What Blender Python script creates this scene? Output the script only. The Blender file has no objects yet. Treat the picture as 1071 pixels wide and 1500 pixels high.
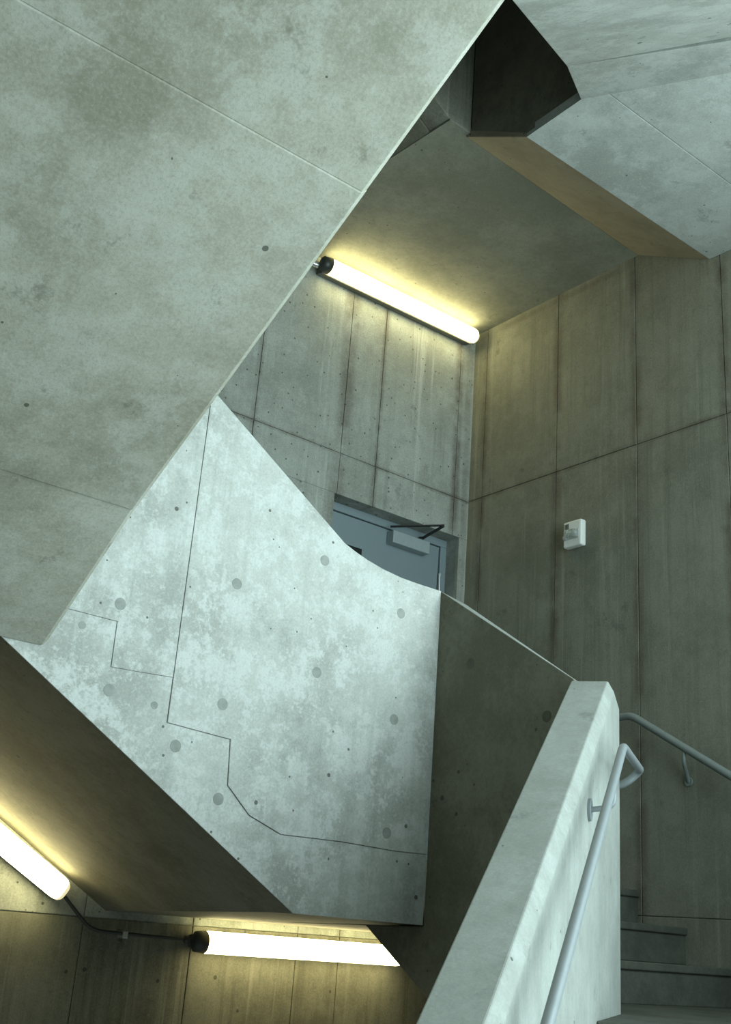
import bpy, bmesh, math, random
from mathutils import Vector, Matrix
random.seed(7)
scene = bpy.context.scene
C = scene.collection
Z0 = 1.455                      # eye height above the lower landing (all z below are relative to the eye)

# ------------------------------------------------------------------ camera
cam_d = bpy.data.cameras.new('camera')
cam = bpy.data.objects.new('camera', cam_d); C.objects.link(cam)
RGT = (0.776103, -0.626269, 0.073831); UPV = (-0.275196, -0.231019, 0.933219); FWD = (0.567390, 0.744592, 0.351641)
cam.matrix_world = Matrix(((RGT[0], UPV[0], -FWD[0], 0), (RGT[1], UPV[1], -FWD[1], 0),
                           (RGT[2], UPV[2], -FWD[2], Z0), (0, 0, 0, 1)))
cam_d.sensor_fit = 'VERTICAL'; cam_d.sensor_height = 24.0; cam_d.lens = 1649.17 / 1500 * 24.0
cam_d.clip_start = 0.05
scene.camera = cam

# ------------------------------------------------------------------ world, daylight, exposure
world = bpy.data.worlds.new('sky'); scene.world = world; world.use_nodes = True
bg = world.node_tree.nodes['Background']
bg.inputs[0].default_value = (0.80, 0.98, 0.97, 1); bg.inputs[1].default_value = 0.25

PH = math.radians(32.0)
U = Vector((math.cos(PH), math.sin(PH), 0)); N = Vector((math.sin(PH), -math.cos(PH), 0))
A = Vector((3.02, 2.665, 0.0))                     # well-side corner of the lower flight's guard (plan)
def un(u, n, z, o=A):                              # point in the oblique flight's own axes
    p = o + U * u + N * n
    return (p.x, p.y, z)

# daylight coming through the open glazed side behind the camera
ld = bpy.data.lights.new('daylight_opening', 'AREA'); ld.shape = 'RECTANGLE'
ld.size = 3.5; ld.size_y = 4.5; ld.energy = 325; ld.color = (0.79, 0.985, 1.0)
lo = bpy.data.objects.new('daylight_opening', ld); C.objects.link(lo)
cpos = un(-1.15, 2.30, 1.15)
lo.matrix_world = Matrix(((U.x, 0, N.x, cpos[0]), (U.y, 0, N.y, cpos[1]), (0, 1, 0, cpos[2] + Z0), (0, 0, 0, 1)))

vs = scene.view_settings
vs.view_transform = 'Standard'; vs.look = 'None'; vs.gamma = 1.0; vs.use_curve_mapping = False
vs.exposure = 0.0

# ------------------------------------------------------------------ materials
def nt(name):
    m = bpy.data.materials.new(name); m.use_nodes = True
    t = m.node_tree; return m, t, t.nodes['Principled BSDF']
def node(t, typ, **kw):
    n = t.nodes.new(typ)
    for k, v in kw.items(): setattr(n, k, v)
    return n
def mth(t, op, a, b=None, clamp=False):
    n = node(t, 'ShaderNodeMath', operation=op, use_clamp=clamp)
    for i, v in enumerate((a, b)):
        if v is None: continue
        if isinstance(v, (int, float)): n.inputs[i].default_value = v
        else: t.links.new(v, n.inputs[i])
    return n.outputs[0]
def mixc(t, fac, a, b, mode='MIX'):
    n = node(t, 'ShaderNodeMix', data_type='RGBA', blend_type=mode)
    for i, v in ((0, fac), (6, a), (7, b)):
        if isinstance(v, (int, float)): n.inputs[i].default_value = v
        elif isinstance(v, tuple): n.inputs[i].default_value = (*v, 1)
        else: t.links.new(v, n.inputs[i])
    return n.outputs[2]
def ramp(t, v, lo_, hi_):
    n = node(t, 'ShaderNodeMapRange', interpolation_type='SMOOTHSTEP')
    n.inputs[1].default_value = lo_; n.inputs[2].default_value = hi_
    t.links.new(v, n.inputs[0]); return n.outputs[0]

def concrete(name, base, dark, light=None, mott=0.8, streak=0.25, holes=0.35, seed=0.0, patch=0.0, joints=None,
             jcol=(0.080, 0.060, 0.042), hjoints=None, grain=0.12, mscale=1.6, bump=0.3, patchrange=(0.52, 0.62), spots=0.35, speck=0.10):
    m, t, b = nt(name)
    geo = node(t, 'ShaderNodeNewGeometry')
    off = node(t, 'ShaderNodeVectorMath', operation='ADD'); off.inputs[1].default_value = (seed, seed * 1.7, seed * 0.6)
    t.links.new(geo.outputs['Position'], off.inputs[0]); P = off.outputs[0]
    def noise(scale, detail=5, rough=0.6, vec=P):
        n = node(t, 'ShaderNodeTexNoise'); n.inputs['Scale'].default_value = scale
        n.inputs['Detail'].default_value = detail; n.inputs['Roughness'].default_value = rough
        t.links.new(vec, n.inputs['Vector']); return n.outputs['Fac']
    fine = noise(38, 3, 0.75)
    fsh = mth(t, 'MULTIPLY', mth(t, 'SUBTRACT', fine, 0.5), speck * 4)      # breaks up patch edges into speckle
    big = mth(t, 'ADD', noise(mscale, 6, 0.68), mth(t, 'MULTIPLY', fsh, 0.6))
    col = mixc(t, mth(t, 'MULTIPLY', ramp(t, big, 0.38, 0.66), mott), base, dark)
    med = mth(t, 'ADD', noise(mscale * 5.5, 4, 0.68), mth(t, 'MULTIPLY', fsh, 0.7))
    col = mixc(t, mth(t, 'MULTIPLY', ramp(t, med, 0.45, 0.75), 0.45 * mott), col, dark)
    if light:
        lt = mth(t, 'ADD', noise(mscale * 1.9 + 0.7, 6, 0.7), fsh)
        col = mixc(t, mth(t, 'MULTIPLY', ramp(t, lt, *patchrange), patch), col, light)
    # vertical form streaks
    if streak > 0:
        mp = node(t, 'ShaderNodeMapping'); mp.inputs['Scale'].default_value = (16, 16, 0.55)
        t.links.new(P, mp.inputs['Vector'])
        s = noise(1.0, 5, 0.7, mp.outputs[0])
        s2 = noise(1.1, 2, 0.5)
        col = mixc(t, mth(t, 'MULTIPLY', mth(t, 'MULTIPLY', ramp(t, s, 0.46, 0.72), ramp(t, s2, 0.3, 0.6)), streak), col, dark)
        if light:
            mp2 = node(t, 'ShaderNodeMapping'); mp2.inputs['Scale'].default_value = (11, 11, 0.4); mp2.inputs['Location'].default_value = (3, 8, 1)
            t.links.new(P, mp2.inputs['Vector'])
            s3 = noise(1.0, 5, 0.7, mp2.outputs[0])
            col = mixc(t, mth(t, 'MULTIPLY', ramp(t, s3, 0.55, 0.72), streak * 0.9), col, light)
    # stains along the form joints
    if joints:
        sep = node(t, 'ShaderNodeSeparateXYZ'); t.links.new(geo.outputs['Position'], sep.inputs[0])
        wob = mth(t, 'MULTIPLY', mth(t, 'SUBTRACT', noise(3.5, 4), 0.5), 0.03)
        jn = ramp(t, noise(4.7, 4), 0.30, 0.62)
        for axis, pos, w, k in joints:
            d = mth(t, 'ABSOLUTE', mth(t, 'ADD', mth(t, 'SUBTRACT', sep.outputs[axis], pos), wob))
            mask = mth(t, 'SUBTRACT', 1.0, ramp(t, d, w * 0.15, w))
            mask = mth(t, 'MULTIPLY', mask, jn)
            col = mixc(t, mth(t, 'MULTIPLY', mask, k), col, jcol)
    # scattered dark blotches
    sp = mth(t, 'ADD', noise(7.5, 5, 0.6), mth(t, 'MULTIPLY', fsh, 0.5))
    col = mixc(t, mth(t, 'MULTIPLY', ramp(t, sp, 0.62, 0.74), spots), col, tuple(c * 0.45 for c in dark))
    # fine grain
    g = noise(120, 3, 0.85)
    col = mixc(t, mth(t, 'MULTIPLY', ramp(t, g, 0.52, 0.30), grain * 0.8), col, light if light else base)
    col = mixc(t, mth(t, 'MULTIPLY', ramp(t, g, 0.46, 0.70), grain), col, dark)
    # bug holes
    hfac = None
    for sc, dens, rad in ((13.0, 0.24, 0.15), (34.0, 0.16, 0.19)):
        v = node(t, 'ShaderNodeTexVoronoi'); v.inputs['Scale'].default_value = sc; t.links.new(P, v.inputs['Vector'])
        cs = node(t, 'ShaderNodeSeparateColor'); t.links.new(v.outputs['Color'], cs.inputs[0])
        pick = mth(t, 'LESS_THAN', cs.outputs[0], dens * holes * 2)
        r = mth(t, 'MULTIPLY', cs.outputs[1], rad)
        h = mth(t, 'MULTIPLY', mth(t, 'LESS_THAN', v.outputs['Distance'], r), pick)
        hfac = h if hfac is None else mth(t, 'MAXIMUM', hfac, h)
    col = mixc(t, mth(t, 'MULTIPLY', hfac, 0.8), col, (0.05, 0.055, 0.045))
    t.links.new(col, b.inputs['Base Color'])
    b.inputs['Roughness'].default_value = 0.78
    b.inputs['Specular IOR Level'].default_value = 0.3
    hgt = mth(t, 'SUBTRACT', mth(t, 'ADD', mth(t, 'MULTIPLY', med, 0.5), mth(t, 'MULTIPLY', g, 0.12)), mth(t, 'MULTIPLY', hfac, 0.6))
    bp = node(t, 'ShaderNodeBump'); bp.inputs['Strength'].default_value = bump; bp.inputs['Distance'].default_value = 0.01
    t.links.new(hgt, bp.inputs['Height']); t.links.new(bp.outputs[0], b.inputs['Normal'])
    return m

def plain(name, col, rough=0.5, metal=0.0, noise_amt=0.12, emit=None, estr=0.0):
    m, t, b = nt(name)
    n = node(t, 'ShaderNodeTexNoise'); n.inputs['Scale'].default_value = 40
    geo = node(t, 'ShaderNodeNewGeometry'); t.links.new(geo.outputs['Position'], n.inputs['Vector'])
    c = mixc(t, mth(t, 'MULTIPLY', ramp(t, n.outputs['Fac'], 0.4, 0.7), noise_amt), col, tuple(x * 0.6 for x in col))
    t.links.new(c, b.inputs['Base Color'])
    b.inputs['Roughness'].default_value = rough; b.inputs['Metallic'].default_value = metal
    if emit:
        b.inputs['Emission Color'].default_value = (*emit, 1); b.inputs['Emission Strength'].default_value = estr
    return m

GB = (0.40, 0.44, 0.385)
M = {
 'pale': concrete('pale_guard_concrete', (0.45, 0.475, 0.445), (0.27, 0.285, 0.26), light=(0.55, 0.58, 0.56), mott=0.75, streak=0.4, holes=0.20, seed=3.1, patch=0.85, mscale=2.6, patchrange=(0.43, 0.62), grain=0.35, spots=0.2, speck=0.18),
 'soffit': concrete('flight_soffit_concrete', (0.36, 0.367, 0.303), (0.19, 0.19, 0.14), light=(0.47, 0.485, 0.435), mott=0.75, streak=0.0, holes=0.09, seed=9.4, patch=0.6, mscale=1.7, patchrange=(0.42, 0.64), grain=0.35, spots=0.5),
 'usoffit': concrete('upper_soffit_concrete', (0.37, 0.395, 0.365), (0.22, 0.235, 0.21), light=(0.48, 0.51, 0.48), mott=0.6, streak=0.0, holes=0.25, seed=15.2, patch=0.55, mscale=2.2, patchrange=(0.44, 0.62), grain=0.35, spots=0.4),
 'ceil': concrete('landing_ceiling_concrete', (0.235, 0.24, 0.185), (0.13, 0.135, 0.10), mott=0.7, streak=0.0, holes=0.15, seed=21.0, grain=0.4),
 'walla': concrete('back_wall_concrete', (0.34, 0.37, 0.335), (0.17, 0.185, 0.155), light=(0.48, 0.51, 0.48), mott=0.55, streak=0.85, holes=0.9, seed=5.5, patch=0.3, grain=0.4,
      joints=[(0, 3.59, 0.085, 0.6), (0, 3.862, 0.03, 0.6), (0, 4.515, 0.06, 0.75), (0, 4.60, 0.05, 0.4), (0, 2.97, 0.03, 0.4), (2, 2.672 + Z0, 0.022, 0.5)]),
 'wallalow': concrete('bottom_row_olive_concrete', (0.215, 0.215, 0.165), (0.10, 0.098, 0.07), light=(0.29, 0.29, 0.23), mott=0.7, streak=0.9, holes=0.6, seed=8.5, patch=0.3, grain=0.4),  # darker, more olive tone for the bottom panel row
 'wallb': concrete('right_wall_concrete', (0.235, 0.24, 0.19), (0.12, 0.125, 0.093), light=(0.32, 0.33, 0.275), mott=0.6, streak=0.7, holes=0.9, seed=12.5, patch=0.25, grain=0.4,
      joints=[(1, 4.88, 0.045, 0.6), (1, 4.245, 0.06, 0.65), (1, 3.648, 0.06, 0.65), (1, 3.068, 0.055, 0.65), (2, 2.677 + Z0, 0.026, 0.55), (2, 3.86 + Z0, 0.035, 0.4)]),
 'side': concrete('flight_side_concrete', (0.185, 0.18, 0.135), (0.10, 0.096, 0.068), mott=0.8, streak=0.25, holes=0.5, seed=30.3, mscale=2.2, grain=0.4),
 'parapet': concrete('parapet_concrete', (0.30, 0.325, 0.30), (0.19, 0.205, 0.185), light=(0.38, 0.41, 0.39), mott=0.45, streak=0.3, holes=0.16, seed=41.0, patch=0.5, mscale=2.6, patchrange=(0.42, 0.70), grain=0.2),
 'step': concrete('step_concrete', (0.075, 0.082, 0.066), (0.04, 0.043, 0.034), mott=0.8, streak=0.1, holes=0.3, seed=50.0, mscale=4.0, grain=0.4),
 'plug': concrete('tie_plug_mortar', (0.30, 0.325, 0.30), (0.21, 0.23, 0.21), mott=0.8, streak=0.0, holes=0.2, seed=60.0, mscale=9.0),
 'warm': concrete('lamp_glow_tinted_concrete', (0.30, 0.268, 0.195), (0.20, 0.175, 0.125), mott=0.7, streak=0.0, holes=0.2, seed=71.0, mscale=3.0, grain=0.35),  # lamp glow on the sloping strip, painted in as a lighter warm base
 'plugdark': concrete('brown_tie_plug_mortar', (0.10, 0.098, 0.072), (0.07, 0.068, 0.05), mott=0.8, streak=0.0, holes=0.2, seed=63.0, mscale=9.0),
 'tray': plain('lamp_tray_grey', (0.13, 0.135, 0.115), 0.5),
 'rail_dim': plain('shaded_rail_grey_green', (0.20, 0.235, 0.225), 0.5),  # darker rail copy, the shade by the right wall put into its colour
 'paint': plain('grey_painted_steel', (0.30, 0.36, 0.37), 0.4),
 'rail': plain('galvanised_rail', (0.23, 0.26, 0.27), 0.5, 0.2),
 'darkmetal': plain('dark_metal', (0.05, 0.055, 0.05), 0.45, 0.3),
 'black': plain('black_rubber', (0.015, 0.016, 0.015), 0.6),
 'gloss': plain('black_glass', (0.02, 0.025, 0.025), 0.15),
 'white': plain('white_plastic', (0.78, 0.80, 0.77), 0.4, noise_amt=0.05),
 'cream': plain('cream_plastic', (0.80, 0.76, 0.60), 0.4, emit=(1.0, 0.86, 0.50), estr=0.8),
 'steel': plain('bright_steel', (0.65, 0.68, 0.68), 0.3, 0.8),
 'tube': plain('glowing_tube', (0.9, 0.9, 0.88), 0.4, emit=(1.0, 0.87, 0.44), estr=16.0),
 'doorpaint': plain('door_grey_paint', (0.20, 0.255, 0.275), 0.42, noise_amt=0.05),
}
def lens_mat():
    m, t, b = nt('clear_strobe_lens')
    b.inputs['Base Color'].default_value = (0.85, 0.93, 0.90, 1); b.inputs['Roughness'].default_value = 0.08
    b.inputs['Transmission Weight'].default_value = 0.75; b.inputs['IOR'].default_value = 1.45
    n = node(t, 'ShaderNodeTexNoise'); n.inputs['Scale'].default_value = 60
    c = mixc(t, mth(t, 'MULTIPLY', n.outputs['Fac'], 0.3), (0.9, 0.96, 0.94), (0.6, 0.7, 0.66)); t.links.new(c, b.inputs['Base Color'])
    return m
M['lens'] = lens_mat()

# ------------------------------------------------------------------ mesh helpers
def finish(name, bm, mat, parent=None, bevel=0.0, smooth=False, seg=2):
    bmesh.ops.recalc_face_normals(bm, faces=bm.faces[:])
    for v in bm.verts: v.co.z += Z0
    me = bpy.data.meshes.new(name); bm.to_mesh(me); bm.free()
    o = bpy.data.objects.new(name, me); C.objects.link(o); me.materials.append(M[mat])
    if smooth:
        for p in me.polygons: p.use_smooth = True
    if bevel > 0:
        md = o.modifiers.new('bevel', 'BEVEL'); md.width = bevel; md.segments = seg; md.limit_method = 'ANGLE'; md.angle_limit = math.radians(25)
    if parent is not None: o.parent = parent; o.matrix_parent_inverse = parent.matrix_world.inverted()
    return o
def add_loft(bm, pa, pb):
    a = [bm.verts.new(p) for p in pa]; b = [bm.verts.new(p) for p in pb]; n = len(a)
    bm.faces.new(a); bm.faces.new(list(reversed(b)))
    for i in range(n): bm.faces.new((a[i], b[i], b[(i + 1) % n], a[(i + 1) % n]))
def loft(name, pa, pb, mat, parent=None, bevel=0.0):
    bm = bmesh.new(); add_loft(bm, pa, pb); return finish(name, bm, mat, parent, bevel)
def loftn(name, secs, mat, parent=None, bevel=0.0):      # several cross-sections in a row
    bm = bmesh.new(); R = [[bm.verts.new(p) for p in sec] for sec in secs]; n = len(R[0])
    bm.faces.new(R[0]); bm.faces.new(list(reversed(R[-1])))
    for a, b in zip(R, R[1:]):
        for i in range(n): bm.faces.new((a[i], b[i], b[(i + 1) % n], a[(i + 1) % n]))
    return finish(name, bm, mat, parent, bevel)
def prism(name, poly, axis, a, b, mat, parent=None, bevel=0.0):
    def q(p, v):
        return {0: (v, p[0], p[1]), 1: (p[0], v, p[1]), 2: (p[0], p[1], v)}[axis]
    return loft(name, [q(p, a) for p in poly], [q(p, b) for p in poly], mat, parent, bevel)
def uprism(name, poly, n0, n1, mat, parent=None, bevel=0.0, o=A):       # polygon in (u, z), extruded along n
    return loft(name, [un(p[0], n0, p[1], o) for p in poly], [un(p[0], n1, p[1], o) for p in poly], mat, parent, bevel)
def add_box(bm, x0, x1, y0, y1, z0, z1):
    add_loft(bm, [(x0, y0, z0), (x1, y0, z0), (x1, y1, z0), (x0, y1, z0)], [(x0, y0, z1), (x1, y0, z1), (x1, y1, z1), (x0, y1, z1)])
def box(name, x0, x1, y0, y1, z0, z1, mat, parent=None, bevel=0.0):
    bm = bmesh.new(); add_box(bm, x0, x1, y0, y1, z0, z1); return finish(name, bm, mat, parent, bevel)
def add_tube(bm, pts, r, seg=14, cap=True):
    pts = [Vector(p) for p in pts]; rings = []
    t0 = (pts[1] - pts[0]).normalized()
    ref = Vector((0, 0, 1)) if abs(t0.z) < 0.9 else Vector((1, 0, 0))
    nrm = (ref - t0 * ref.dot(t0)).normalized()
    for i, p in enumerate(pts):
        if i == 0: t = t0
        elif i == len(pts) - 1: t = (pts[-1] - pts[-2]).normalized()
        else: t = ((pts[i + 1] - p).normalized() + (p - pts[i - 1]).normalized()).normalized()
        nrm = (nrm - t * nrm.dot(t)).normalized(); bn = t.cross(nrm)
        rr = r[i] if isinstance(r, (list, tuple)) else r
        rings.append([bm.verts.new(p + nrm * rr * math.cos(2 * math.pi * k / seg) + bn * rr * math.sin(2 * math.pi * k / seg)) for k in range(seg)])
    for a, b in zip(rings, rings[1:]):
        for k in range(seg): bm.faces.new((a[k], a[(k + 1) % seg], b[(k + 1) % seg], b[k]))
    if cap: bm.faces.new(list(reversed(rings[0]))); bm.faces.new(rings[-1])
def tube(name, pts, r, mat, parent=None, seg=14):
    bm = bmesh.new(); add_tube(bm, pts, r, seg)
    o = finish(name, bm, mat, parent, smooth=True)
    md = o.modifiers.new('edges', 'EDGE_SPLIT'); md.split_angle = math.radians(50)
    return o
def bend(pts, rad=0.05, k=5):          # round the corners of a polyline
    pts = [Vector(p) for p in pts]; out = [pts[0]]
    for a, b, c in zip(pts, pts[1:], pts[2:]):
        ra = min(rad, (a - b).length * 0.45, (c - b).length * 0.45)
        p, q = b + (a - b).normalized() * ra, b + (c - b).normalized() * ra
        for i in range(k + 1):
            s = i / k; out.append((1 - s) ** 2 * p + 2 * s * (1 - s) * b + s * s * q)
    out.append(pts[-1]); return out
def tag(o, label=None, cat=None, group=None, kind=None):
    for k, v in (('label', label), ('category', cat), ('group', group), ('kind', kind)):
        if v: o[k] = v
    return o
def thing(name, label, cat, loc=(0, 0, 0), group=None, kind=None):
    o = bpy.data.objects.new(name, None); C.objects.link(o); o.location = (loc[0], loc[1], loc[2] + Z0); o.empty_display_size = 0.1
    bpy.context.view_layer.update()
    return tag(o, label, cat, group, kind)

# ------------------------------------------------------------------ constants of the stairwell
XB, YA, XL = 4.64, 5.0, -0.28          # right wall, back wall, left wall
X2, Y1, X4 = 3.02, 3.40, 1.36          # well edges
TG = 0.15                              # guard thickness
FLOOR, ROOF = -1.455, 6.2
NF = 1.75                              # offset of the open side from the well-side of the oblique flight

# ------------------------------------------------------------------ walls
# back wall: body with the door recess, form panels proud of it
DX0, DX1, DZ0, DZ1 = 3.575, 4.575, 0.305, 2.413
def wall_with_panels(name, label, mat, axis, face, back, xs, zs, hole=None, gap=0.0045, low=None):
    bm = bmesh.new()
    def bx(a0, a1, z0, z1):
        if axis == 1: add_box(bm, a0, a1, face + 0.009, back, z0, z1)
        else: add_box(bm, face + 0.009, back, a0, a1, z0, z1)
    a0, a1, z0, z1 = xs[0], xs[-1], zs[0], zs[-1]
    if hole:
        h0, h1, k0, k1 = hole
        bx(a0, h0, z0, z1); bx(h1, a1, z0, z1); bx(h0, h1, z0, k0); bx(h0, h1, k1, z1)
    else: bx(a0, a1, z0, z1)
    w = finish(name, bm, mat); tag(w, label, 'wall', kind='structure')
    for r, (p, q) in enumerate(zip(zs, zs[1:])):
        for c, (s, e) in enumerate(zip(xs, xs[1:])):
            polys = [(s, e, p, q)]
            if hole:
                h0, h1, k0, k1 = hole
                if s < h1 and e > h0 and p < k1 and q > k0:
                    polys = []
                    if q > k1: polys.append((s, e, k1, q))
                    if p < k0: polys.append((s, e, p, k0))
                    if s < h0: polys.append((s, h0, max(p, k0), min(q, k1)))
                    if e > h1: polys.append((h1, e, max(p, k0), min(q, k1)))
            for (s2, e2, p2, q2) in polys:
                g = gap / 2; d = random.uniform(0.0, 0.003)
                hs = g if s2 == s else 0; he = g if e2 == e else 0
                lp = g if p2 == p else 0; lq = g if q2 == q else 0
                if e2 - s2 < 0.02 or q2 - p2 < 0.02: continue
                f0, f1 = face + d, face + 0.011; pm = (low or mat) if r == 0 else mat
                if axis == 1: o = box('panel', s2 + hs, e2 - he, f0, f1, p2 + lp, q2 - lq, pm, w, 0.002)
                else: o = box('panel', f0, f1, s2 + hs, e2 - he, p2 + lp, q2 - lq, pm, w, 0.002)
    return w
wall_with_panels('wall_back', 'streaked board-marked concrete wall holding the grey door', 'walla', 1, YA, YA + 0.35,
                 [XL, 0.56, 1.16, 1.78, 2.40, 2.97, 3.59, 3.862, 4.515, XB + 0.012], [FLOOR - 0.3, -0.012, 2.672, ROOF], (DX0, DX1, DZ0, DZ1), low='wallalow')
YEND = 1.61
wall_with_panels('wall_right', 'dim concrete wall with brown-stained vertical form joints beside the alarm', 'wallb', 0, XB, XB + 0.35,
                 [YEND, 1.86, 2.46, 3.068, 3.648, 4.245, 4.88, YA + 0.012], [FLOOR - 0.3, 0.19, 2.677, ROOF])
tag(box('wall_left', XL - 0.3, XL, -2.2, YA + 0.35, FLOOR - 0.3, ROOF, 'wallb'), 'plain concrete wall closing the stairwell beyond the overhead flight', 'wall', kind='structure')
# the open side (behind the viewpoint): unseen low wall and posts, with solid parts added to shape the daylight
bm = bmesh.new()
def ubox(bm, u0, u1, n0, n1, z0, z1):
    add_loft(bm, [un(u0, n0, z0), un(u1, n0, z0), un(u1, n1, z0), un(u0, n1, z0)], [un(u0, n0, z1), un(u1, n0, z1), un(u1, n1, z1), un(u0, n1, z1)])
ubox(bm, -5.2, 0.82, NF, NF + 0.2, FLOOR - 0.3, FLOOR + 0.35)
ubox(bm, -5.2, 0.82, NF, NF + 0.2, 3.3, ROOF)  # closed above to keep daylight off the upper guard
ubox(bm, 0.62, 0.92, NF, NF + 0.2, FLOOR + 0.35, 3.3)
ubox(bm, -0.60, 0.62, NF, NF + 0.2, FLOOR + 0.35, 1.0)  # low guard added to shade the steps and lower right wall
ubox(bm, -5.2, -2.9, NF, NF + 0.2, FLOOR + 0.35, 3.3)  # bay closed to keep daylight off the lower back wall
tag(finish('wall_front', bm, 'wallb'), 'unseen concrete frame of the open side, partly closed to shape the daylight', 'wall', kind='structure')
f1, f2 = un(-2.62, NF, 0), un(-5.0, NF, 0)
prism('floor', [(XL, -1.46), f1[:2], un(-2.62, 0.0, 0)[:2], (X4, 1.63), (X4, 2.0), (XL, 2.0)], 2, FLOOR - 0.2, FLOOR, 'step')
tag(bpy.data.objects['floor'], 'lower stair landing floor of grey concrete', 'floor', kind='structure')
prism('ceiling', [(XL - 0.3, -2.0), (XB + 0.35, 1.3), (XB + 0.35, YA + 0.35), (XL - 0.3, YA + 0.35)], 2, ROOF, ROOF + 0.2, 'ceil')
tag(bpy.data.objects['ceiling'], 'roof slab closing the top of the stairwell', 'ceiling', kind='structure')

# ------------------------------------------------------------------ F1: oblique lower flight with the pale parapet
S1 = 0.612
def ztop(u): return 0.923 + S1 * u
fl = thing('stair_flight', 'narrow pale parapet with steel handrail guarding the lowest flight of steps', 'stair flight', un(-2.62, 0.9, FLOOR))
def zbot(u): return -0.43 + S1 * (u + 0.46)
UE = -3.0
def para(n, dz, ue): return [un(UE, n, ztop(UE) + dz), un(ue, n, ztop(ue) + dz)]
# cross-section: flat top, slightly battered upper strip, vertical stair-side face
prof = [(0.0, None), (0.0, 0.0), (0.128, 0.0), (0.15, -0.04), (0.15, None)]
near, mid, far = [], [], []
UM = -0.05
for n_, dz in prof:
    ue = 0.545 * n_
    near.append(un(UE, n_, max(FLOOR, zbot(UE)) if dz is None else ztop(UE) + dz))
    mid.append(un(UM, n_, -0.43 if dz is None else ztop(UM) + dz))
    far.append(un(ue, n_, -0.43 if dz is None else ztop(UM) + dz + 0.014 - 0.30 * n_))
loftn('parapet', [near, mid, far], 'parapet', fl, 0.004)
for k in range(8):
    z = -0.175 - 0.16 * (k + 1)
    u1_ = -0.46 - 0.27 * k
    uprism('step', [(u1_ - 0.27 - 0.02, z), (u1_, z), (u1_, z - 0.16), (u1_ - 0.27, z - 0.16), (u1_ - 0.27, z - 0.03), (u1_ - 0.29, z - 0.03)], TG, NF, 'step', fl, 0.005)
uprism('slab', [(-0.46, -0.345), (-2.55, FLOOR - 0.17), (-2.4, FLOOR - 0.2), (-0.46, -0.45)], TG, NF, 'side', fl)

# landing at the top of that flight
la = thing('stair_landing', 'small dim landing where the lowest flight turns beside the stained wall', 'landing', (3.7, 2.6, -0.175))
n1, n2 = un(-0.46, TG, 0), un(-0.46, NF, 0)
prism('slab', [(3.17, 3.13), (XB, 3.13), (XB, YEND), n2[:2], n1[:2], (3.165, 2.585)], 2, -0.425, -0.175, 'step', la, 0.006)

# ------------------------------------------------------------------ F2: short dim flight along the right wall
f2 = thing('stair_flight', 'short flight of dark steps along the stained wall behind a brownish guard', 'stair flight', (3.9, 3.3, -0.175))
pa = [(X2, 2.665, -0.43), (X2, 2.665, 0.913), (X2, Y1, 1.376), (X2, Y1, 0.05), (X2, 3.75, 0.042), (X2, 2.978, -0.43)]
pb = [(X2 + TG, 2.58, -0.43), (X2 + TG, 2.58, 0.818), (X2 + TG, Y1, 1.352), (X2 + TG, Y1, 0.05), (X2 + TG, 3.75, 0.042), (X2 + TG, 2.978, -0.43)]
gw2 = loft('guard_wall', pa, pb, 'side', f2, 0.004)
gw2.data.materials.append(M['parapet'])
for p in gw2.data.polygons:
    if p.normal.z > 0.3: p.material_index = 1      # daylight on the top painted in with the parapet's paler concrete
for (y, z) in ((3.2, 1.04), (2.79, 0.79)):
    bm = bmesh.new(); add_tube(bm, [(X2 - 0.0015, y, z), (X2 + 0.01, y, z)], 0.021, 18); finish('tie_plug', bm, 'plugdark', f2)
for i, (y, z) in enumerate(((3.13, -0.015), (3.40, 0.145), (3.67, 0.305))):
    y2 = y + 0.27 if i < 2 else y + 0.16
    prism('step', [(y - 0.012, z), (y2, z), (y2, z - 0.16), (y, z - 0.16), (y, z - 0.035), (y - 0.012, z - 0.03)], 0, X2 + TG, XB, 'step', f2, 0.004)
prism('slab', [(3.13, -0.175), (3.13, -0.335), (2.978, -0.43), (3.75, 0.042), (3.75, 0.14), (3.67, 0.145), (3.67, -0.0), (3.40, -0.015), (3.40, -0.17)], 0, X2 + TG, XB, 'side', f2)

# ------------------------------------------------------------------ F3 with the door landing: pale guard wall
f3 = thing('stair_flight', 'pale blotchy concrete guard wall of the flight rising from the door landing', 'stair flight', (2.6, 3.5, 0.055))
def p1top(x):
    if x >= 2.9: return 1.376
    if x >= 2.50: return 1.376 + 0.07 * ((2.9 - x) / 0.4) ** 2.2
    return min(1.446 + 0.632 * (2.50 - x), 2.16)
def p1bot(x): return 0.055 if x >= 2.415 else 0.055 + 0.608 * (2.415 - x)
xs_top = [3.02, 2.9, 2.8, 2.7, 2.62, 2.56, 2.50, 2.2, 1.825, 1.6, 1.372, 1.21]
body = [(x, p1top(x)) for x in xs_top] + [(1.21, p1bot(1.21)), (2.415, 0.055), (3.02, 0.055)]
gw = prism('guard_wall', body, 1, Y1 + 0.005, Y1 + TG, 'pale', f3)
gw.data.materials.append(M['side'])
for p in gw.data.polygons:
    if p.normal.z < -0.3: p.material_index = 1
g = 0.001
pA = [(x, p1top(x)) for x in xs_top if x > 1.83] + [(1.825 + g, p1top(1.825)), (1.825 + g, 0.622), (2.08, 0.606), (2.09, 0.45), (2.19, 0.362), (2.33, 0.313), (2.6, 0.317), (2.85, 0.310), (3.02, 0.313)]
pB = [(1.825 - g, p1top(1.825)), (1.6, p1top(1.6)), (1.372, p1top(1.372)), (1.21, 2.16), (1.21, 0.925), (1.59, 0.92), (1.593, 0.766), (1.7, 0.770), (1.825 - g, 0.776)]
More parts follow.
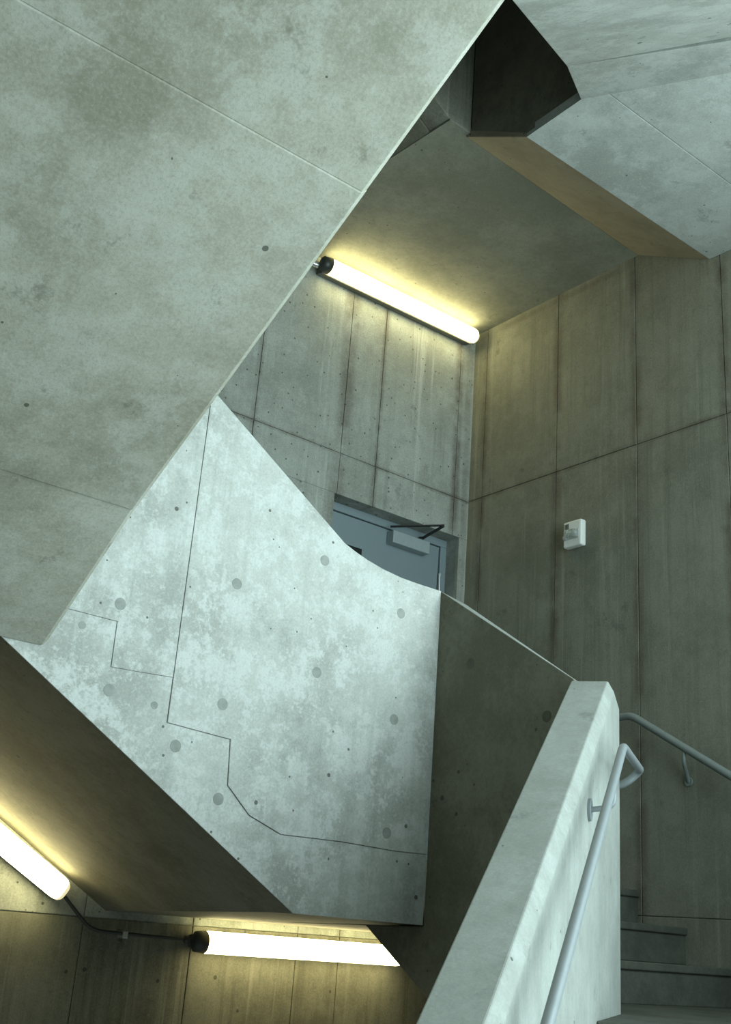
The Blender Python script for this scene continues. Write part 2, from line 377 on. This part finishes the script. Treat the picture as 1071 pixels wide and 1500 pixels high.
pC = [(3.02, 0.3115), (2.85, 0.3085), (2.6, 0.3155), (2.329, 0.3115), (2.189, 0.360), (2.0885, 0.449), (2.0785, 0.6045), (1.825 - g, 0.6205), (1.825 - g, 0.7745), (1.7, 0.7685), (1.5915, 0.7645), (1.5885, 0.9185), (1.21, 0.9235),
      (1.21, p1bot(1.21)), (2.415, 0.055), (3.02, 0.055)]
for pp, d in ((pA, -0.002), (pB, 0.0), (pC, 0.0025)):
    o = prism('form_panel', pp, 1, Y1 + d, Y1 + 0.012, 'pale', gw, 0.0012)
for (x, z) in ((2.03, 1.16), (1.59, 0.98), (2.41, 1.35), (2.81, 1.23), (2.42, 0.91), (1.60, 0.69), (2.03, 0.72), (2.81, 0.80), (2.81, 0.37), (1.87, 0.55), (1.77, 0.67), (2.06, 0.40), (1.47, 0.88)):
    r = 0.021 if (x, z) not in ((1.77, 0.67), (1.47, 0.88)) else 0.013
    dy = 0.0025 if (x, z) in ((1.60, 0.69), (1.87, 0.55), (1.77, 0.67), (2.06, 0.40), (1.47, 0.88)) else (0.0 if x < 1.8 else -0.002)
    bm = bmesh.new(); add_tube(bm, [(x, Y1 + dy - 0.0008, z), (x, Y1 + 0.01, z)], r, 20); finish('tie_plug', bm, 'plug', gw)
# slabs: flat under the landing, then rising with the flight
sx = [(3.16, 0.305), (3.16, 0.055), (2.415, 0.055), (1.257, 0.759), (XL + 0.01, 0.785), (XL + 0.01, 1.08), (1.33, 1.08), (1.36, 0.93), (2.31, 0.31)]
sb = [(3.16, 0.305), (3.16, 0.022), (2.50, 0.022), (1.26, 0.765), (XL + 0.01, 0.785), (XL + 0.01, 1.08), (1.33, 1.08), (1.36, 0.93), (2.31, 0.31)]
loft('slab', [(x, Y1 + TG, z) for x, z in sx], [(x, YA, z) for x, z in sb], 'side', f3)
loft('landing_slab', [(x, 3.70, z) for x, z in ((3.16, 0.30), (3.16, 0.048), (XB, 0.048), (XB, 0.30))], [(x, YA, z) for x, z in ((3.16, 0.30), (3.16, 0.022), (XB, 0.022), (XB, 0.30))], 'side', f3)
for k, x in enumerate((2.33, 2.08, 1.83, 1.58)):
    z = 0.305 + 0.155 * (k + 1)
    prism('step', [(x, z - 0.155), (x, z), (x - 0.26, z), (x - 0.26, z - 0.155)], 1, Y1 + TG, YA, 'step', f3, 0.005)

# ------------------------------------------------------------------ F4: the broad flight overhead
f4 = thing('stair_flight', 'broad overhead flight whose mottled underside slopes up across the well', 'stair flight', (0.5, 3.0, 0.785))
YF, ZF, S4 = 2.897, 1.123, 0.572
def z4(y): return ZF + S4 * (YF - y)
YT = 0.95; ZT = z4(YT)
def plate(ya, za, yb, zb, d, seed_mat='soffit'):
    def sec(x, c): return [(x, ya, za + d + c), (x, yb, zb + d + c), (x, yb, zb + 0.05), (x, ya, za + 0.05)]
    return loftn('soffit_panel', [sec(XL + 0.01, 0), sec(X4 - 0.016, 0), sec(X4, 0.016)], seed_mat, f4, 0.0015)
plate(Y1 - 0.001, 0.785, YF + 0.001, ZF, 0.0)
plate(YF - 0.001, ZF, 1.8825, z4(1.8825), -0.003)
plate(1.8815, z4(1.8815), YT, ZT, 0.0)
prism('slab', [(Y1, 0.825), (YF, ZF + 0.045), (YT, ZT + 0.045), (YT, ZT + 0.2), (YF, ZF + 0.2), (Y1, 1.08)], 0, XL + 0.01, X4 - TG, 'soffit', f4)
prism('guard_wall', [(Y1, 0.825), (YF, ZF + 0.045), (1.66, z4(1.66) + 0.045), (1.66, z4(1.66) + 1.3), (YF, ZF + 1.27), (Y1, 2.16)], 0, X4 - TG, X4, 'pale', f4, 0.006)
for k in range(9):
    z = 1.08 + 0.155 * (k + 1); y = 3.33 - 0.268 * k
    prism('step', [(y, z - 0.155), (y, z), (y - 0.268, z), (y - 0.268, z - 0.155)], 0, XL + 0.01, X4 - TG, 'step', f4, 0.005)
uo = Vector((2.842, 2.577, 0)); ZU = 3.506; SU = 0.62
LU = (ZU - ZT) / SU
# landing overhead between that flight and the upper oblique flight
lb = thing('stair_landing', 'flat landing slab joining the overhead flight to the upper oblique flight', 'landing', (0.4, 0.3, ZT))
e1, e2 = un(-LU, 0, 0, uo), un(-LU, 1.72, 0, uo)
prism('slab', [(XL + 0.01, YT), (e1[0], e1[1]), (e2[0], e2[1]), un(-4.72, 1.72, 0, uo)[:2], (XL + 0.01, -0.85)], 2, ZT, ZT + 0.25, 'soffit', lb)

# ------------------------------------------------------------------ upper storey: F1' and its landing
g1 = thing('stair_flight', 'upper oblique flight with bluish underside folding into the upper turning landing', 'stair flight', un(0.2, 0.9, 3.5, uo))
zc = ZU - SU * 0.0
uprism('soffit_panel', [(0.022, ZU + 0.008), (-LU, ZT), (-LU, ZT + 0.05), (0.022, ZU + 0.058)], 0, 1.72, 'usoffit', g1, 0.0012, uo)
loft('soffit_panel', [un(0.02, 0, ZU + 0.006, uo), un(0.385, 0, 3.645, uo), un(0.385, 0, 3.70, uo), un(0.02, 0, ZU + 0.06, uo)],
     [un(0.10, 1.72, ZU + 0.03, uo), un(0.36, 1.72, 3.645, uo), un(0.36, 1.72, 3.70, uo), un(0.10, 1.72, ZU + 0.08, uo)], 'usoffit', g1, 0.0012)
uprism('slab', [(0.36, 3.69), (0.02, ZU + 0.05), (-LU, ZT + 0.045), (-LU, ZT + 0.25), (0.02, ZU + 0.35), (0.36, 3.9)], TG, 1.72, 'usoffit', g1, 0.0, uo)
uprism('guard_wall', [(0.36, 3.69), (0.02, ZU + 0.05), (-1.70, ZU - SU * 1.70 + 0.045), (-1.70, ZU - SU * 1.70 + 1.35), (0.02, ZU + 1.4), (0.40, ZU + 1.6)], 0.0, TG, 'side', g1, 0.005, uo)
g2 = thing('stair_landing', 'upper turning landing with bluish pitted underside above the stained wall', 'landing', (3.9, 2.6, 3.645))
XP = 3.178
q1, q2 = un(0.385, 0, 0, uo), un(0.36, 1.72, 0, uo)
yj = 2.672
tjoin = (q1[1] - yj) / (q1[1] - q2[1]); xj = q1[0] + (q2[0] - q1[0]) * tjoin
prism('soffit_panel', [(XP, 3.13), (XB, 3.13), (XB, yj + 0.002), (xj - 0.002, yj + 0.002), (q1[0], q1[1])], 2, 3.645, 3.70, 'usoffit', g2, 0.0012)
prism('soffit_panel', [(xj, yj - 0.002), (XB, yj - 0.002), (XB, YEND), (q2[0], q2[1])], 2, 3.648, 3.70, 'usoffit', g2, 0.0012)
prism('slab', [(XP + TG, 3.13), (XB, 3.13), (XB, YEND), (q2[0], q2[1]), (q1[0] + 0.08, q1[1] - 0.12), (XP + TG, 2.75)], 2, 3.69, 3.92, 'usoffit', g2)
# short upper flight strip (warm-lit underside) with the dark guard above it
g3 = thing('stair_flight', 'short upper flight with warm-lit sloping underside and dark guard at the well', 'stair flight', (3.9, 3.35, 3.77))
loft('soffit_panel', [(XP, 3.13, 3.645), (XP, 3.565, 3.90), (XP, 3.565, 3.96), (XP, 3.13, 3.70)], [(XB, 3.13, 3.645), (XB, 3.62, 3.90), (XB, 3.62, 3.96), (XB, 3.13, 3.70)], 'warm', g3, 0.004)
prism('guard_wall', [(2.79, 3.662), (3.127, 3.662), (3.53, 3.915), (3.53, 5.4), (2.79, 5.1)], 0, XP - 0.0015, XP + TG, 'side', g3, 0.006)
for i, y in enumerate((3.13, 3.36)):
    prism('step', [(y, 3.90 + 0.15 * i), (y, 4.05 + 0.15 * i), (y + 0.24, 4.05 + 0.15 * i), (y + 0.24, 3.90 + 0.15 * i)], 0, XP + TG, XB, 'step', g3)
# landing above the door and the flight leaving it
g4 = thing('stair_landing', 'landing slab above the door whose shadowed underside carries the lamp glow', 'landing', (3.9, 4.3, 3.9))
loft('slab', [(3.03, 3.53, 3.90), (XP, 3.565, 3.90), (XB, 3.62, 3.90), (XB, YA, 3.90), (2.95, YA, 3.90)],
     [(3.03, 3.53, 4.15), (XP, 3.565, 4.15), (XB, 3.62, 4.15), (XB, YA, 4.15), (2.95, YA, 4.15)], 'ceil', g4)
g5 = thing('stair_flight', 'upper flight glimpsed in the dark gap beside the overhead flight', 'stair flight', (2.3, 3.6, 3.9))
prism('guard_wall', [(XP, 3.905), (3.04, 3.905), (1.5, 4.88), (1.5, 6.0), (3.04, 5.2), (XP, 5.2)], 1, 3.53, 3.53 + TG, 'wallb', g5, 0.006)
loft('slab', [(3.03, 3.53 + TG, 3.90), (1.5, 3.53 + TG, 4.87), (1.5, 3.53 + TG, 5.1), (3.03, 3.53 + TG, 4.15)], [(2.95, YA, 3.90), (1.4, YA, 4.88), (1.4, YA, 5.1), (2.95, YA, 4.15)], 'side', g5)

# ------------------------------------------------------------------ door
d = thing('door_1', 'grey painted steel door recessed in the streaked wall above the pale guard', 'door', (4.07, 5.15, 0.305), kind='structure')
FY = YA + 0.115
bm = bmesh.new()
add_box(bm, DX0, DX0 + 0.05, FY, FY + 0.12, DZ0, DZ1 - 0.05); add_box(bm, DX1 - 0.05, DX1, FY, FY + 0.12, DZ0, DZ1 - 0.05); add_box(bm, DX0, DX1, FY, FY + 0.12, DZ1 - 0.05, DZ1)
finish('door_frame', bm, 'doorpaint', d, 0.003)
leaf = box('door_leaf', DX0 + 0.054, DX1 - 0.055, FY + 0.012, FY + 0.057, DZ0 + 0.008, DZ1 - 0.055, 'doorpaint', d, 0.002)
box('vision_panel', 3.72, 3.90, FY + 0.009, FY + 0.02, 1.45, 2.178, 'gloss', leaf)
box('pull_handle', 3.66, 3.69, FY - 0.04, FY + 0.012, 1.2, 1.5, 'steel', leaf, 0.004)
for z in (2.06, 1.3, 0.5):
    tube('hinge', [(DX1 - 0.052, FY - 0.004, z), (DX1 - 0.052, FY - 0.004, z + 0.12)], 0.009, 'steel', d, 10)
cl = box('door_closer', 4.085, 4.385, FY - 0.055, FY + 0.012, 2.262, 2.342, 'paint', d, 0.004)
def bar(pts_, w, th):
    a, b_ = Vector(pts_[0]), Vector(pts_[1]); dr = (b_ - a).normalized(); sd = dr.cross(Vector((0, 0, 1))).normalized() * w; tz = Vector((0, 0, th))
    bm = bmesh.new(); add_loft(bm, [a - sd, a + sd, b_ + sd, b_ - sd], [a - sd + tz, a + sd + tz, b_ + sd + tz, b_ - sd + tz])
    return finish('closer_arm', bm, 'black', cl, 0.001)
bar(((4.33, FY - 0.03, 2.350), (4.30, 4.85, 2.372)), 0.011, 0.007)
bar(((4.06, FY - 0.05, 2.352), (4.31, 4.85, 2.380)), 0.011, 0.007)
tube('arm_bracket', [(4.33, FY - 0.03, 2.342), (4.33, FY - 0.03, 2.365)], 0.016, 'darkmetal', cl, 12)

# ------------------------------------------------------------------ fluorescent lamps
def lamp(label, p0, p1, caps=('darkmetal', 'cream')):
    p0, p1 = Vector(p0), Vector(p1); ax = (p1 - p0).normalized(); L = (p1 - p0).length
    t = thing('fluorescent_lamp', label, 'lamp', tuple((p0 + p1) / 2), group='tube lamps on the back wall')
    up = Vector((0, -1, 0)).cross(ax); up = up if up.z > 0 else -up
    out = Vector((0, -1, 0))
    def P(s, a, b): return tuple(p0 + ax * s + up * a + out * b)
    bm = bmesh.new()
    sec = [(-0.028, -0.095), (0.028, -0.095), (0.034, -0.034), (0.030, -0.028), (-0.030, -0.028), (-0.042, -0.034), (-0.042, -0.042), (-0.034, -0.05)]
    add_loft(bm, [P(0.0, a, b) for a, b in sec], [P(L, a, b) for a, b in sec])
    finish('base_tray', bm, 'tray', t, 0.002)
    bm = bmesh.new(); K = 20; n = 7
    prof = [(0.03, 1.0), (L - 0.03, 1.0)]
    rings = []
    for s, r in ((0.026, 0.9), (0.034, 1.0), (L - 0.036, 1.0), (L - 0.014, 0.94), (L - 0.004, 0.80)):
        rings.append([bm.verts.new(P(s, 0.050 * r * math.cos(2 * math.pi * k / K), 0.004 + 0.045 * r * math.sin(2 * math.pi * k / K))) for k in range(K)])
    for a, b in zip(rings, rings[1:]):
        for k in range(K): bm.faces.new((a[k], a[(k + 1) % K], b[(k + 1) % K], b[k]))
    bm.faces.new(rings[0]); bm.faces.new(rings[-1])
    finish('diffuser', bm, 'tube', t, smooth=True)
    for m, s0, s1 in ((caps[0], -0.035, 0.028), (caps[1], L - 0.012, L + 0.012)):
        bm = bmesh.new()
        add_tube(bm, [P(s0, 0, 0.0), P(s0 + 0.012, 0, 0.002), P(s1, 0, 0.004)], [0.030, 0.046, 0.051] if m != 'cream' else [0.046, 0.044, 0.032], 20)
        finish('end_cap', bm, m, t, smooth=True)
    return t
LY = 4.905
lamp('glowing tube lamp under the ceiling above the grey door', (3.285, LY, 3.795), (4.545, LY, 3.815))
lamp('level glowing tube lamp under the door landing with a dark conduit at its end', (2.955, LY, -0.082), (4.21, LY, -0.085))
ang = math.atan(0.575)
lamp('sloping glowing tube lamp under the pale flight of steps', (2.235 - 1.26 * math.cos(ang), LY, 0.086 + 1.26 * math.sin(ang)), (2.235, LY, 0.086))

# conduits
c1 = thing('conduit', 'thin dark conduit bending between the two lower tube lamps', 'conduit', (2.6, 4.96, -0.07))
pts = bend([(2.252, 4.93, 0.072), (2.31, 4.955, 0.03), (2.42, 4.955, -0.066), (2.70, 4.955, -0.073), (2.92, 4.955, -0.078)], 0.06, 6)
tube('pipe', pts, 0.008, 'darkmetal', c1, 10)
tube('coupling', [(2.905, 4.955, -0.0775), (2.92, 4.95, -0.078)], 0.016, 'darkmetal', c1, 12)
box('saddle_clip', 2.575, 2.60, 4.94, 5.0, -0.09, -0.060, 'steel', c1, 0.002)
c2 = thing('conduit', 'short dark conduit at the end of the lamp above the door', 'conduit', (3.1, 4.96, 3.79))
tube('pipe', [(2.75, 4.955, 3.785), (3.25, 4.945, 3.792)], 0.0115, 'darkmetal', c2, 10)
tube('coupling', [(3.215, 4.945, 3.792), (3.252, 4.94, 3.793)], 0.019, 'steel', c2, 12)

# ------------------------------------------------------------------ handrails
h1 = thing('handrail', 'pale steel pipe handrail looping around the end of the parapet', 'handrail', un(-1.4, 0.2, 0.0))
HN = 0.222
def zr(u): return 0.608 + 0.617 * (u + 0.40)
pts = bend([un(-2.7, HN, zr(-2.7)), un(-0.40, HN, 0.608), un(0.085, HN, 0.608), un(0.085, HN - 0.06, 0.555), (3.165, 2.66, 0.552)], 0.035, 6)
tube('rail', pts, 0.0135, 'rail', h1, 16)
for u in (-0.62, -1.55, -2.4):
    z = zr(u)
    br = tube('bracket', bend([un(u, HN, z - 0.018), un(u, HN, z - 0.075), un(u, 0.152, z - 0.085)], 0.03, 5), 0.008, 'rail', h1, 10)
    tube('mount_plate', [un(u, 0.149, z - 0.085), un(u, 0.158, z - 0.085)], 0.032, 'rail', br, 16)
h2 = thing('handrail', 'dim steel pipe handrail fixed along the stained wall', 'handrail', (4.57, 3.2, 0.9))
HX = 4.565
pts = bend([(HX, 1.75, 1.142 - 0.59 * (3.64 - 1.75)), (HX, 3.64, 1.142), (HX, 3.93, 1.142), (XB, 3.96, 1.142)], 0.035, 6)
tube('rail', pts, 0.0195, 'rail_dim', h2, 16)
for y in (3.33, 2.3):
    z = 1.142 - 0.59 * (3.64 - y)
    br = tube('bracket', bend([(HX, y, z - 0.018), (HX, y, z - 0.07), (XB - 0.002, y + 0.03, z - 0.15)], 0.02, 5), 0.010, 'rail_dim', h2, 10)
    tube('mount_plate', [(XB + 0.002, y + 0.03, z - 0.15), (XB - 0.006, y + 0.03, z - 0.15)], 0.022, 'rail_dim', br, 16)

# ------------------------------------------------------------------ alarm strobe on the right wall
al = thing('alarm_strobe', 'small white alarm strobe box with clear lens on the stained wall', 'alarm', (4.6, 4.075, 2.23))
hb = box('housing', XB - 0.046, XB, 4.008, 4.142, 2.155, 2.312, 'white', al, 0.010)
bx_ = box('lens', XB - 0.076, XB - 0.045, 4.032, 4.092, 2.205, 2.25, 'lens', al, 0.008)
tube('flash_tube', [(XB - 0.06, 4.036, 2.228), (XB - 0.06, 4.088, 2.228)], 0.007, 'steel', bx_, 8)
box('reflector', XB - 0.049, XB - 0.0445, 4.026, 4.136, 2.198, 2.256, 'steel', al, 0.002)
box('sounder_knob', XB - 0.062, XB - 0.045, 4.108, 4.132, 2.20, 2.222, 'steel', al, 0.004)
for k in range(4):
    box('grille_slot', XB - 0.0475, XB - 0.045, 4.10 + 0.008 * k, 4.104 + 0.008 * k, 2.265, 2.295, 'darkmetal', al)
